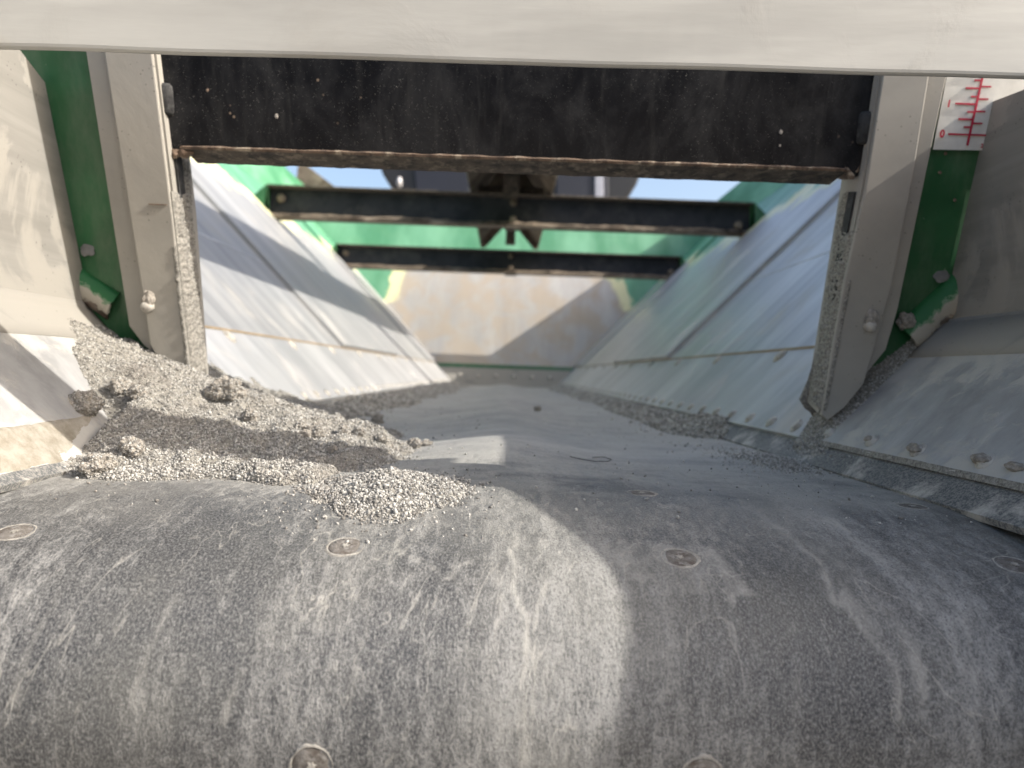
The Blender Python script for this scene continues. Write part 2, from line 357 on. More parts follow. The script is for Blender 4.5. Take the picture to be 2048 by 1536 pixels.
slab('baffle_flap', [(-1.30, 4.40, 1.10), (-1.04, 4.40, 1.07), (-1.26, 4.40, 1.225), (-1.29, 4.40, 1.225)], (0, .03, 0), m_brown, hop, .002)
slab('lever_tab', [fw(-.285, .66, .03), fw(-.235, .635, .03), fw(-.225, .66, .03), fw(-.27, .70, .03)], (0, .03, 0), m_grey, hop, .003)
# cross bars (open channels facing the gate)
def crossbar(y, zc, hx=.915, h=.118):
    b = slab('cross_bar', [(-hx, y, zc-h/2), (hx, y, zc-h/2), (hx, y, zc+h/2), (-hx, y, zc+h/2)], (0, .006, 0), m_bar, hop, 0)
    for z in (-1, 1):
        zz = zc+z*(h/2)
        slab('flange', [(-hx, y-.045, zz-.003), (hx, y-.045, zz-.003), (hx, y-.045, zz+.003), (-hx, y-.045, zz+.003)], (0, .05, 0), m_rustdark if z > 0 else m_brown, b, .001)
    crust('flange_dirt', (-hx, y-.044, zc-h/2+.003), (hx, y-.044, zc-h/2+.003), (hx, y-.001, zc-h/2+.020), (-hx, y-.001, zc-h/2+.020), 160, 4, .008, m_brown, b, y, 0, False, 30)
    for s in (-1, 1):
        lathe('bolt', [(.016, 0), (.016, .010), (.011, .014), (.001, .015)], m_brown, b, (s*(hx-.045), y, zc+.02*(-s)), (0, -1, 0), 14)
        g = slab('bracket', [(s*(hx-.004), y-.05, zc+h/2+.004), (s*(hx+.004), y-.05, zc-h/2-.02), (s*(hx-.02), y-.05, zc-h/2-.05), (s*(half(zc-h/2-.06)+.01), y-.05, zc-h/2-.06), (s*(half(zc+.01)+.01), y-.05, zc+.01), ], (0, .07, 0), m_green, b, .002)
    for k in (-.03, .035): lathe('bolt', [(.014, 0), (.014, .010), (.01, .014), (.001, .015)], m_brown, b, (.01, y-.006, zc+k), (0, -1, 0), 12)
    slab('center_clip', [(-.02, y-.052, zc-h/2-.012), (.04, y-.052, zc-h/2-.012), (.04, y-.052, zc-h/2), (-.02, y-.052, zc-h/2)], (0, .05, 0), m_rustdark, b, .001)
    return b
crossbar(2.77, .612); crossbar(3.89, .590)
# roof-shaped divider over the bars
dv = thing('ridge_deflector', 'dark inverted-V deflector resting along the middle of the two cross bars', 'deflector')
zr = .672
for s in (-1, 1):
    slab('deflector_sheet', [(s*.152, 1.0, zr), (0, 1.0, zr+.20), (0, 3.9, zr+.20), (s*.152, 3.9, zr)], (s*.003, 0, .003), m_brown, dv, 0)
for s in (-1, 1):
    slab('end_gusset', [(s*.150, 3.80, .652), (s*.128, 3.80, .652), (s*.035, 3.80, .76), (s*.152, 3.80, .76)], (0, .006, 0), m_brown, dv, 0)
slab('bulkhead', [(-.13, 2.86, zr+.01), (.13, 2.86, zr+.01), (.008, 2.86, zr+.185), (-.008, 2.86, zr+.185)], (0, .005, 0), m_brown, dv, 0)
slab('cross_brace', [(-.135, 2.79, zr+.0), (.135, 2.79, zr+.0), (.12, 2.79, zr+.045), (-.12, 2.79, zr+.045)], (0, .004, 0), m_rustdark, dv, 0)
box('center_post', (-.02, 3.60, .64), (.028, 3.64, zr+.19), m_rustdark, dv)
box('center_post', (-.03, 2.72, .66), (.03, 2.76, zr+.17), m_rustdark, dv)
lathe('bolt', [(.014, 0), (.014, .012), (.001, .014)], m_brown, dv, (.0, 2.86, zr+.09), (0, -1, 0), 12)

# ---------------------------------------------------------------- tractor beyond the hopper
tr = thing('tractor', 'dark rounded cab of the towing tractor seen over the far hopper rim', 'tractor')
def at(px, py, y):
    d = ray(px, py); return d*(y/d.y)
D = 6.6
out = [(762, 250), (757, 328), (766, 350), (780, 370), (800, 388), (812, 398), (800, 470), (1240, 490), (1245, 404), (1262, 388), (1274, 368), (1282, 348), (1284, 260)]
slab('cab_body', [at(x, y, D) for x, y in out], (0, 1.2, 0), m_cab, tr, .02)
slab('rear_window', [at(x, y, D-.03) for x, y in ((822, 290), (940, 293), (940, 410), (835, 405))], (0, .02, 0), m_glass, tr, .01)
slab('rear_window', [at(x, y, D-.03) for x, y in ((1112, 295), (1215, 298), (1218, 410), (1112, 410))], (0, .02, 0), m_glass, tr, .01)
slab('glare_stripe', [at(x, y, D-.05) for x, y in ((1190, 300), (1206, 300), (1208, 412), (1190, 412))], (0, .03, 0), m_glare, tr, .006)  # pale strip standing in for a bright reflection on the window
lathe('work_lamp', [(.05, 0), (.055, .03), (.04, .07), (.001, .075)], m_grey, tr, at(800, 366, D-.06), (0, -1, 0), 14, 0, .45, .9)
for cx in (850, 895, 1135, 1180):
    clod('seat_cover', at(cx, 322, D-.035), .10, m_cab, cx*.1, (1, .25, .45), tr, 2, .2)

M = Mat('yard_ground', .95, 0, 'Object')
c = M.mix(M.mr(M.noise(M.obj, 1.5, 6), .35, .7), (.24, .21, .17), (.36, .33, .28)); c = M.mix(M.mr(M.noise(M.obj, 40, 5, .7), .45, .7, 0, .5), c, (.16, .14, .12)); M.col(c)
g = link('ground', mesh([(-200, -200, -1.5), (200, -200, -1.5), (200, 200, -1.5), (-200, 200, -1.5)], [(0, 1, 2, 3)]), M.m); g['kind'] = 'structure'
# ---------------------------------------------------------------- conveyor belt
YB, ZB = .47, -.075                                      # where the level run starts to bend over the drum
PR = [(YB, ZB, 0.)]; _s = 0; _y, _z = YB, ZB
while _s < .34:
    _t = math.radians(15)*_s/.12 if _s < .12 else min(math.radians(15)+(_s-.12)/.066, math.pi)
    _y -= .001*math.cos(_t); _z -= .001*math.sin(_t); _s += .001; PR.append((_y, _z, _t))
PR = np.array(PR); _front = PR[:205]
def beltz(x, y):
    x = np.asarray(x, float); y = np.asarray(y, float)
    g = np.clip((y-.44)/.25, 0, 1); g = g*g*(3-2*g)
    z = np.where(y < YB, np.interp(-y, -_front[:, 0], _front[:, 1]), ZB)
    z = z + .004*np.exp(-(x/.15)**2) + g*(.0085*np.exp(-((x-.0)/.050)**2) - .0025*np.exp(-((x+.12)/.05)**2) - .0015*np.exp(-((x-.12)/.05)**2))
    rp = np.clip((y-.78)/.2, 0, 1)*np.clip((3-y)/1, 0, 1)
    return z + rp*.0032*np.sin(y*2*np.pi/.105+np.abs(x)*-7+.6*np.sin(y*9))*np.exp(-(np.abs(x)/.17)**4)
def onbelt(k, x):
    """a point of the bent part, k millimetres along it, with its outward normal"""
    y, z, t = PR[k]; e = .004*math.exp(-(x/.15)**2)
    return Vector((x, y-e*math.sin(t), z+e*math.cos(t))), Vector((0, -math.sin(t), math.cos(t)))
sv = np.concatenate([np.linspace(0, .30, 120, endpoint=False), np.linspace(.30, 1.6, 200, endpoint=False), np.linspace(1.6, 3.66, 60)])
xs = np.linspace(-.335, .335, 361)
V = []; UVs = []; rows_ = 0
for k in range(330, 0, -2):
    for x in xs: V.append(onbelt(k, x)[0]); UVs.append((x, -k*.001))
    rows_ += 1
for q in sv:
    zz = beltz(xs, np.full_like(xs, YB+q)); V += [(x, YB+q, z) for x, z in zip(xs, zz)]; UVs += [(x, q) for x in xs]; rows_ += 1
nx = len(xs)
Fc = [(j*nx+i, j*nx+i+1, (j+1)*nx+i+1, (j+1)*nx+i) for j in range(rows_-1) for i in range(nx-1)]
bt = thing('conveyor_belt', 'wide grey rubber conveyor belt rolling over the drum in front, filmed with dried lime dust', 'conveyor belt')
bme = mesh(V, Fc, UVs)
def on_bend(px, py):
    d = ray(px, py)
    for k in range(330):
        y, z, t = PR[k]; q = y/d.y; x = d.x*q
        if d.z*q >= z+.004*math.exp(-(x/.15)**2): return (x, -k*.001)
    return (0, -.3)
UA = np.array(UVs); wx = .0035*fbm(UA[:, 0]*90, UA[:, 1]*90, 4, 51); wy = .0035*fbm(UA[:, 0]*90, UA[:, 1]*90, 4, 61)
Q = UA+np.stack([wx, wy], 1); Q2 = Q+np.stack([.009*fbm(UA[:, 0]*38, UA[:, 1]*30, 5, 53), .016*fbm(UA[:, 0]*60, UA[:, 1]*22, 5, 63)], 1)
stk = np.clip(.55+1.5*fbm(UA[:, 0]*120+UA[:, 1]*30, UA[:, 1]*16, 4, 77), .1, 1.2)
def seg_dist(P, pts):
    best = np.full(len(P), 9.)
    for a, b in zip(pts[:-1], pts[1:]):
        a = np.array(a); b = np.array(b); ab = b-a; t = np.clip(((P-a) @ ab)/max(ab @ ab, 1e-9), 0, 1)
        best = np.minimum(best, np.linalg.norm(P-a-t[:, None]*ab, axis=1))
    return best
def inside(P, pts):
    r = np.zeros(len(P), bool); pts = np.array(pts); j = len(pts)-1
    for i in range(len(pts)):
        (xi, yi), (xj, yj) = pts[i], pts[j]
        with np.errstate(divide='ignore', invalid='ignore'):
            r ^= ((yi > P[:, 1]) != (yj > P[:, 1])) & (P[:, 0] < (xj-xi)*(P[:, 1]-yi)/(yj-yi+1e-12)+xi)
        j = i
    return r
stain_shade = np.zeros(len(UA)); nfr = fbm(UA[:, 0]*60, UA[:, 1]*60, 4, 71)
for pts, w_, am in (
    ([(1028, 1062), (1024, 1092), (1031, 1150), (1045, 1230), (1050, 1300), (1047, 1400), (1050, 1490)], .0016, 1.0),
    ([(1090, 1145), (1077, 1210), (1068, 1262), (1070, 1330), (1063, 1400), (1058, 1500)], .0012, .8),
    ([(812, 1060), (795, 1082), (802, 1100), (842, 1117), (868, 1132), (876, 1150), (903, 1150), (907, 1135), (942, 1125), (978, 1121), (1000, 1142), (1000, 1182), (990, 1240), (986, 1330), (1000, 1420)], .0010, .7),
    ([(812, 1060), (832, 1048), (880, 1042), (935, 1058), (962, 1045), (988, 1042), (1012, 1028)], .0010, .8),
    ([(708, 1400), (716, 1300), (742, 1240), (738, 1190)], .0012, .5), ([(860, 1100), (900, 1070), (930, 1060)], .001, .5),
    ([(1480, 1000), (1560, 1060), (1640, 1120), (1662, 1190), (1700, 1215), (1742, 1282), (1790, 1330), (1800, 1440)], .0022, .6),
    ([(1580, 1240), (1600, 1330), (1585, 1440), (1600, 1530)], .0014, .4), ([(1880, 1150), (1930, 1240), (1950, 1360)], .0014, .4),
    ([(350, 1190), (300, 1290), (270, 1400)], .002, .35), ([(480, 1330), (450, 1430)], .002, .35), ([(120, 1180), (60, 1290), (30, 1400)], .002, .35)):
    d_ = seg_dist(Q, [on_bend(*p) for p in pts]); stain_shade = np.maximum(stain_shade, am*np.clip(1.25-d_/w_, 0, 1)*np.clip(.75+1.6*nfr, 0, 1))
for pts, am in (
    ([(1470, 995), (1600, 1005), (1720, 1080), (1800, 1160), (1850, 1260), (1850, 1400), (1800, 1420), (1790, 1330), (1742, 1282), (1700, 1215), (1662, 1190), (1640, 1120), (1560, 1060)], .52),
    ([(1188, 1085), (1300, 1075), (1440, 1105), (1520, 1175), (1400, 1172), (1290, 1135), (1200, 1112)], .42),
    ([(960, 1300), (1110, 1300), (1130, 1536), (940, 1536)], .12), ([(830, 1010), (1010, 990), (1050, 1060), (900, 1075)], .22)):
    m_ = inside(Q2, [on_bend(*p) for p in pts]); stain_shade = np.where(m_, np.maximum(stain_shade, 1.15*am*stk*np.clip(.8+1.1*nfr, 0, 1.2)), stain_shade)
yb_ = YB+UA[:, 1]; rp_ = np.clip((yb_-.80)/.2, 0, 1)*np.clip((2.6-yb_)/.8, 0, 1)*np.exp(-(np.abs(UA[:, 0])/.17)**4)
toe_ = np.exp(-(((UA[:, 0]+.15)/.15)**4+((yb_-.455)/.035)**2)); stain_shade = np.maximum(stain_shade, .8*toe_*np.clip(.35+1.3*nfr, 0, 1))
lv_ = np.clip((yb_-.36)/.16, 0, 1); stain_shade = np.maximum(stain_shade, lv_*np.clip(.62+.9*fbm(UA[:, 0]*14, yb_*26, 5, 91)+.5*fbm(UA[:, 0]*60, yb_*90, 3, 92), 0, .8))
stain_shade = np.maximum(stain_shade, .75*rp_*np.clip(.5-.5*np.sin(yb_*2*np.pi/.105+np.abs(UA[:, 0])*-7+.6*np.sin(yb_*9)+.5)+.5*nfr, 0, 1))  # ripple shading painted into the colour, as paler dust in the troughs
at_ = bme.attributes.new('stain_shade', 'FLOAT', 'POINT'); at_.data.foreach_set('value', stain_shade.astype(np.float32))
bs = link('belt_surface', bme, m_belt, bt, True)
sd = bs.modifiers.new('thick', 'SOLIDIFY'); sd.thickness = .006; sd.offset = -1
def torx(p, n, t, r):
    """flat countersunk bolt: rusty disc in a dusty dish, six-pointed socket packed with lime"""
    n = Vector(n).normalized(); t = (Vector(t)-n*Vector(t).dot(n)).normalized(); b = n.cross(t)
    h = lathe('belt_bolt', [(r*.99, -.001), (r, .0004), (r*.93, .0007), (r*.55, .0008), (r*.01, .0009)], m_boltface, bt, p, n, 28)
    vs = []; k = 12; rot = random.random()
    for hh in (.0007, .0013):
        for i in range(k):
            rr = r*(.27 if i % 2 == 0 else .155); a = 2*math.pi*i/k+rot
            vs.append(Vector(p)+t*rr*math.cos(a)+b*rr*math.sin(a)+n*hh)
    link('packed_socket', mesh(vs, [tuple(range(k, 2*k))]+[(i, (i+1) % k, k+(i+1) % k, k+i) for i in range(k)]), m_dustring, h)
    vs = []; fs = []; seg = 44; ph = random.random()*6
    for i in range(seg):
        a = 2*math.pi*i/seg; w_ = .0004+.0013*(.5+.5*math.sin(a+ph))*(.5+.5*math.sin(3*a+ph))+.0007*random.random()
        for q, (rr, hh) in enumerate(((r*.99, .0003), (r*1.01+w_*.4, .0009), (r*1.02+w_, .0006), (r*1.03+w_*1.6, -.0004))):
            vs.append(Vector(p)+(t*math.cos(a)+b*math.sin(a))*rr+n*hh)
    for i in range(seg):
        for q in range(3): fs.append((i*4+q, ((i+1) % seg)*4+q, ((i+1) % seg)*4+q+1, i*4+q+1))
    link('dust_rim', mesh(vs, fs), m_dustring, h, True)
m_dustring = lime('dust_rim', (.22, .21, .19), (.42, .40, .36), 200)
for x in (-.241, -.0746, .0884, .260):
    for k in (16, 118 if abs(x) < .1 else 109, 218):
        if (k == 16 and x < 0) or (k == 218 and abs(x) > .1): continue
        p, n = onbelt(k, x); torx(p-n*.0006, n, (1, 0, 0), .0083)

# ---------------------------------------------------------------- end frame: green end wall, posts, gate
ew = thing('end_wall', 'green painted end wall of the hopper behind the two gate posts', 'wall panel')
BK = .028
def gp(x, z, back=BK):
    p = Vector((x, 0, z)); p.y = .68-math.tan(LEAN)*(z+.03)+back/math.cos(LEAN); return p
for s in (-1, 1):
    pts = [gp(s*.335, -.03), gp(s*.43, -.03), gp(s*.43, .09), gp(s*(half(KNZ)+.0), KNZ), gp(s*TPX, TPZ), gp(s*.335, TPZ)]
    slab('end_panel', pts, -GN*.004, m_green, ew, .0008)
    # rolled lower edge of the panel, cut off short beside the post; paint chipped to rust and dust
    L = s < 0
    a, b = (gate(60, 500, BK+.002), gate(232, 614, BK+.002)) if L else (gate(1990, 510, BK+.002), gate(1812, 676, BK+.002))
    ax = (b-a).normalized(); up = (GUP-ax*GUP.dot(ax)).normalized(); ou = ax.cross(up).normalized()
    if ou.dot(GN) < 0: ou = -ou
    rr_ = .0145 if L else .0148; vs = []; fs = []; uv = []; nu, nv = 46, 26
    for j in range(nv+1):
        th_ = -math.radians(60)+math.radians(235)*j/nv
        for i in range(nu+1):
            f = i/nu; p = a.lerp(b, f)
            if i == nu: p = p+ax*(.0022*mn.noise(Vector((j*.5, s, 0)))-.002*math.sin(th_))
            r_ = rr_*(1+.10*mn.noise(Vector((f*5, j*.25, s*3))))*(1 if j < nv-6 else 1+.05*(j-nv+6))
            vs.append(p+ou*(r_*math.cos(th_)*.9)+up*(r_*math.sin(th_))); uv.append((f*(b-a).length, th_*rr_))
    fs = [(j*(nu+1)+i, j*(nu+1)+i+1, (j+1)*(nu+1)+i+1, (j+1)*(nu+1)+i) for j in range(nv) for i in range(nu)]
    M = Mat('chipped_green_%s' % ('a' if L else 'b'), .55, 0)
    u_, v_, _ = M.xyz(); nz = M.noise(M.co, 55, 6, .65, .3)
    e = M.op('ADD', nz, M.mr(v_, .014, .000, -.16, .20)); cc = M.mix(M.mr(e, .50, .54), (.012, .115, .032), (.13, .22, .13)); cc = M.mix(M.mr(e, .57, .62), cc, (.36, .335, .285))
    nz2 = M.noise(M.map((1, 1, 1), loc=(5, 5, 5)), 48, 6, .68)
    e2 = M.op('ADD', nz2, M.mr(v_, .004, -.012, -.12, .16)); rc_ = M.mix(M.mr(nz, .4, .6), (.075, .05, .04), (.22, .18, .15)); cc = M.mix(M.mr(e2, .56, .585), cc, rc_); M.col(cc); M.bump(M.op('ADD', nz2, M.mr(e2, .56, .585)), .0015, .8)
    o = link('rolled_edge', mesh(vs, fs, uv), M.m, ew, True); so_ = o.modifiers.new('t', 'SOLIDIFY'); so_.thickness = .0025; so_.offset = -1
    if not L: clod('lime_lump', gate(1806, 640, BK)+GN*.006, .0085, m_clod, 9.1, (1, .8, 1), ew, 4, .4)
    cl = clod('paint_blister', gate(174, 500, BK-.001) if L else gate(1884, 552, BK-.001), .0055, flat('bare_patch_%d' % (s > 0), (.17, .17, .17), .5), 4+s, (1.3, .16, 1.0), ew, 3, .5)
box('gate_lintel', (-.42, .52, .72), (.42, .56, .80), m_green, ew)
# chips in the paint
for px, py in ((1891, 307), (1910, 400), (1440+440, 345)):
    clod('paint_chip', gate(px, py, BK-.001), .0016, m_rust, px*.1, (1, .3, 1), ew, 2)

dc = thing('scale_decal', 'white gate height decal with red ruler marks and numbers on the right green panel', 'decal')
dk = BK-.0045
slab('decal_sheet', [gate(x, y, dk) for x, y in ((1866, 299), (1985, 301), (2090, 301), (2110, 40), (1915, 40))], -GN*.0006, m_white, dc, 0)
def dline(a, b, wpx=3.2):
    a = Vector(a); b = Vector(b); t = (b-a).normalized(); n = Vector((-t.y, t.x))*wpx/2
    slab('scale_mark', [gate(*q, dk-.0012) for q in (a-n, b-n, b+n, a+n)], -GN*.0006, m_red, dc, 0)
dline((1984, 70), (1935, 291), 4)
for a, b in (((1950, 160.6), (1964, 160.8)), ((1932, 176), (1960, 176.5)), ((1961, 173), (1983, 173.4)), ((1942.6, 193), (1956, 193.4)), ((1958, 198), (1977, 198.4)), ((1911, 207), (1952, 208.5)), ((1935, 223.6), (1949, 224)), ((1951, 222.5), (1971, 223)), ((1917.7, 238), (1945, 239)), ((1946, 246.5), (1965, 247)), ((1928.5, 254), (1942, 254.3)), ((1897, 268), (1972, 270.5)), ((1925, 147), (1968, 148)), ((1968, 134), (1990, 134.5))):
    dline(a, b, 3.4)
def text(ch, px, py, hpx, name='digit'):
    cu = bpy.data.curves.new('t', 'FONT'); cu.body = ch; cu.size = 1; cu.align_x = 'CENTER'; cu.align_y = 'CENTER'; cu.extrude = .0; cu.offset = .045
    to = bpy.data.objects.new('t', cu); C.objects.link(to); bpy.context.view_layer.update()
    me = bpy.data.meshes.new_from_object(to); C.objects.unlink(to); bpy.data.objects.remove(to)
    p0 = gate(px, py, dk-.0014); sc = (gate(px, py-hpx, dk-.0014)-p0).length/.70
    ax = Vector((1, 0, 0)); tilt = GUP
    me.transform(Matrix(((ax.x*sc, tilt.x*sc, 0, p0.x), (ax.y*sc, tilt.y*sc, 0, p0.y), (ax.z*sc, tilt.z*sc, 0, p0.z), (0, 0, 0, 1))))
    return link(name, me, m_red, dc)
text('0', 1884.5, 268, 14); text('1', 1898, 208, 13); text('2', 1964, 292, 7.5)

def bevpoly(*pp): return pp
for s in (-1, 1):
    if s < 0:
        po = thing('gate_post', 'left beige steel gate post with lime crusted inner edge standing in the pile', 'post', group='gate posts')
        main = [(16, -1100), (117, -1100), (303, 100), (344, 430), (385, 783), (352, 760), (322, 728), (300, 690), (282, 570)]
        strip = [(-18, -1100), (35, -1100), (300, 560), (322, 715), (288, 692), (258, 652)]
        bp = (298, 612); inner = [(330, 300), (385, 783)]
    else:
        po = thing('gate_post', 'right beige steel gate post beside the red numbered decal, ragged at its foot', 'post', group='gate posts')
        main = [(2016, -1100), (2082, -1100), (1858, 155), (1832, 320), (1782, 580), (1728, 768), (1690, 815), (1655, 842), (1643, 830), (1690, 560), (1731, 380), (1765, 155)]
        strip = [(2050, -1100), (2133, -1100), (1893, 155), (1862, 300), (1796, 618), (1772, 700), (1735, 745), (1700, 745), (1740, 560)]
        bp = (1738, 650); inner = [(1729, 385), (1643, 830)]
    slab('post_face', [gate(*q) for q in main], -GN*.0045, m_post, po, .0012, (0, 0, 0), (1, 0, 0), GUP)
    slab('outer_flange', [gate(*q, .009) for q in strip], -GN*.005, m_post, po, .001, (.3, 0, 0), (1, 0, 0), GUP)
    # channel side going back from the inner edge
    a0 = gate(*(main[1] if s < 0 else main[0])); a1 = gate(*inner[1])
    sx = .0022*s
    prof = [a0, gate(*(303, 100) if s < 0 else (1765, 155)), gate(*(344, 430) if s < 0 else (1731, 380)), a1]
    depth = -GN*.040
    vs = []; fs = []; uv = []
    for i, p in enumerate(prof):
        k = (.040 if i < 3 else .028)
        for q in (p-GN*.0046, p-GN*(.0046+k)+Vector((-s*.001, 0, 0))+(GUP*.004 if i == 3 else Vector())): vs.append(q); uv.append((q.z, q.y))
    for i in range(len(prof)-1): fs.append((2*i, 2*i+1, 2*i+3, 2*i+2))
    o = link('channel_side', mesh(vs, fs, uv), m_crust if False else m_post, po); so_ = o.modifiers.new('t', 'SOLIDIFY'); so_.thickness = .003; so_.offset = 0
    # dark slide slot near the gate and a caked layer below it
    def ip(t, k):
        p = gate(inner[0][0]+(inner[1][0]-inner[0][0])*t, inner[0][1]+(inner[1][1]-inner[0][1])*t)
        return p-GN*k+Vector((-s*.0016, 0, 0))
    slab('slide_slot', [ip(.0, .012), ip(.0, .024), ip(.24 if s < 0 else .5, .024), ip(.24 if s < 0 else .5, .012)], Vector((-s*.0016, 0, 0)), m_dark, po, 0)
    crust('caked_lime', ip(.17, .002), ip(.17, .041), ip(.985, .031), ip(.985, .002), 16, 200, .0026, m_crust, po, 2.+s, .0008, True, 330)
    crust('caked_lime', ip(-.02, .024), ip(-.02, .041), ip(.22, .041), ip(.22, .024), 8, 30, .0025, m_crust, po, 5.+s, .0004, True, 150)
    # ragged caked rim along the front inner edge
    def fe(t, w_): 
        x = inner[0][0]+(inner[1][0]-inner[0][0])*t; y = inner[0][1]+(inner[1][1]-inner[0][1])*t
        return gate(x+(w_ if s > 0 else -w_), y)
    crust('lime_rim', fe(.38, 0), fe(.38, 9), fe(.995, 9), fe(.995, 0), 5, 110, .0016, m_crust, po, 8.+s, .0002, True, 200)
    h = lathe('bolt', [(.0052, 0), (.0055, .003), (.0048, .0065), (.003, .008), (.0001, .0082)], m_bolt, po, gate(*bp), GN, 14, .2)
    cl = clod('lime_lump', gate(bp[0]+(1 if s < 0 else 3), bp[1]-14)+GN*.002, .0062, m_clod, 3+s, (.9, .8, 1.4), h, 3, .4)
pf = [gate(*q, .030) for q in ((1668, 590), (1712, 560), (1700, 835), (1641, 856), (1632, 845), (1622, 826), (1611, 818), (1600, 800), (1622, 752), (1640, 690))]
slab('ragged_foot', pf, -GN*.004, m_crust, bpy.data.objects['gate_post.001'], .0008)
crust('caked_lime', gate(1668, 595, .029), gate(1712, 600, .029), gate(1690, 835, .029), gate(1604, 800, .029), 26, 80, .0026, m_crust, bpy.data.objects['gate_post.001'], 12., .0004, True, 330)
slab('hairline_scratch', [gate(*q, -.0012) for q in ((297, 407), (333, 409), (333, 411), (297, 409.5))], -GN*.001, m_rust, bpy.data.objects['gate_post'], 0)

mg = thing('metering_gate', 'black sliding metering gate plate with rusty worn bottom lip across the opening', 'gate')
GB = .012
outl = [(115, -1100), (303, 100), (314, 200), (328, 287), (348, 317), (357, 312), (368, 292), (1690, 337), (1706, 357), (1716, 352), (1737, 290), (1752, 200), (2042, -1100)]
slab('gate_plate', [gate(*q, GB) for q in outl], -GN*.006, m_black, mg, .0008, (0, 0, 0), (1, 0, 0), GUP)
# bottom lip: a flat bar going back from the plate's lower edge
A = gate(366, 293, GB-.001); B = gate(1692, 338, GB-.001)
nseg = 220; vs = []; fs = []
bk = Vector((0, .031, -.002)); th = Vector((0, .002, -.0045))
for i in range(nseg+1):
    t = i/nseg; p = A.lerp(B, t); w1 = .0009*mn.noise(p*70); w2 = .0022*mn.fractal(p*55, .8, 2, 3)
    for q in (p+GUP*(.0010+w1), p+GN*(.0015+w1), p+th*.45+GN*.001, p+bk+Vector((0, w2, -.0035)), p+bk+Vector((0, w2, .002))): vs.append(q)
for i in range(nseg):
    for q in range(5): a, b = i*5+q, i*5+(q+1) % 5; fs.append((a, b, b+5, a+5))
fs += [(4, 3, 2, 1, 0), tuple(nseg*5+q for q in range(5))]
lip = link('bottom_lip', mesh(vs, fs), m_rust, mg)
me = lip.data; me.materials.append(m_rustdark)
for i, f in enumerate(me.polygons): f.material_index = 1 if i % 5 in (2, 3, 4) and i < nseg*5 else 0
# end folds and welds
slab('lip_end', [gate(*q, GB-.001) for q in ((1688, 333), (1697, 335), (1712, 352), (1708, 360), (1700, 353))], -GN*.03, m_rust, mg, .001)
clod('weld_lump', gate(362, 304, GB)-GN*.004, .0062, m_rust, 2.2, (1.5, 1, .75), mg, 3, .5)
clod('weld_lump', gate(350, 307, GB)-GN*.001, .0035, m_rust, 5.2, (1.0, 1, 1.2), mg, 3, .5)
for s, (x, y0, y1) in ((-1, (329, 165, 232)), (1, (1734, 222, 290))):
    a = gate(x, y0, GB); b = gate(x+(6 if s < 0 else -8), y1, GB); ax = (a-b); L = ax.length
    lathe('guide_lug', [(.0001, 0), (.0050, .0008), (.0066, .003), (.0069, L*.5), (.0066, L-.003), (.0045, L-.0006), (.0001, L)], m_dark, mg, b-GN*.001, ax, 18, .05)
    crust('corner_rust', gate(x-12*(1 if s < 0 else -1)*1.0, y1+2, GB), gate(x+8*(1 if s < 0 else -1), y1+2, GB), gate(x+(14 if s < 0 else -17), y1+62, GB), gate(x+(4 if s < 0 else -30), y1+62, GB), 8, 20, .002, m_rust, mg, s*4., .0003, True, 160)
for x, y, r in ((553, 232, .0017), (415, 180, .0013), (1562, 264, .0016), (1560, 291, .001)):
    clod('paint_fleck', gate(x, y, GB-.0005), r, m_clod if x != 415 else m_rust, x*.37, (1, .4, 1.3), mg, 2)

# ---------------------------------------------------------------- beam across the top, close to the lens
bp0 = at(1010, 124, .405)
zb = bp0.z
bm_ = thing('cross_beam', 'pale steel box beam crossing close overhead in front of the gate, out of focus', 'beam')
def angle_prof(y0, z0, w_, h_, t, r=.004):
    o = []
    for k in range(7): a = math.radians(270-30*k); o.append((y0+t/2+t/2*math.cos(a), z0+t/2+t/2*math.sin(a)))
    o = [(y0+t/2+t/2*math.cos(a), z0+t/2+t/2*math.sin(a)) for a in [math.radians(360-36*k) for k in range(6)]]
    o += [(y0, z0+.030)]
    o += [(y0+r-r*math.cos(math.radians(18*k)), z0+h_-r+r*math.sin(math.radians(18*k))) for k in range(6)]
    o += [(y0+w_, z0+h_), (y0+w_, z0+h_-t), (y0+t, z0+h_-t)]
    return o
pr = angle_prof(.405, zb, .032, .100, .005); n = len(pr); vs = []; uv = []
NX = 60
for i in range(NX+1):
    x = -.424+.848*i/NX
    for (y, z) in pr:
        vs.append((x, y+.0008*mn.noise(Vector((x*9, z*30, 0))), z+x*.010+.0006*mn.noise(Vector((x*14, 3, y*20))))); uv.append((x, z+y))
fs = [(i*n+k, (i+1)*n+k, (i+1)*n+(k+1) % n, i*n+(k+1) % n) for i in range(NX) for k in range(n)]+[tuple(range(n)), tuple(NX*n+k for k in range(n))]
o = link('beam_angle', mesh(vs, fs, uv), m_beam, bm_)
bm = bmesh.new(); bm.from_mesh(o.data); bmesh.ops.recalc_face_normals(bm, faces=bm.faces); bm.to_mesh(o.data); bm.free()
for s in (-1, 1):
    slab('end_gusset', [(s*.285, .352, zb+.001), (s*.423, .352, zb+.001), (s*.423, .352, zb+.0065), (s*.285, .352, zb+.0065)], (0, .0525, 0), m_beam, bm_, .002)
# frame channels carrying the drum, either side below the skirts
for s in (-1, 1):
    fr = thing('frame_channel', 'dark frame channel below the %s belt edge carrying the drum' % ('left' if s < 0 else 'right'), 'frame')
    slab('channel_web', [(s*.342, .12, -.40), (s*.342, .78, -.40), (s*.342, .78, -.015), (s*.342, .12, -.015)], (s*.005, 0, 0), m_dark, fr, .001)
    slab('channel_flange', [(s*.342, .12, -.40), (s*.342, .78, -.40), (s*.40, .78, -.40), (s*.40, .12, -.40)], (0, 0, .005), m_dark, fr, .001)

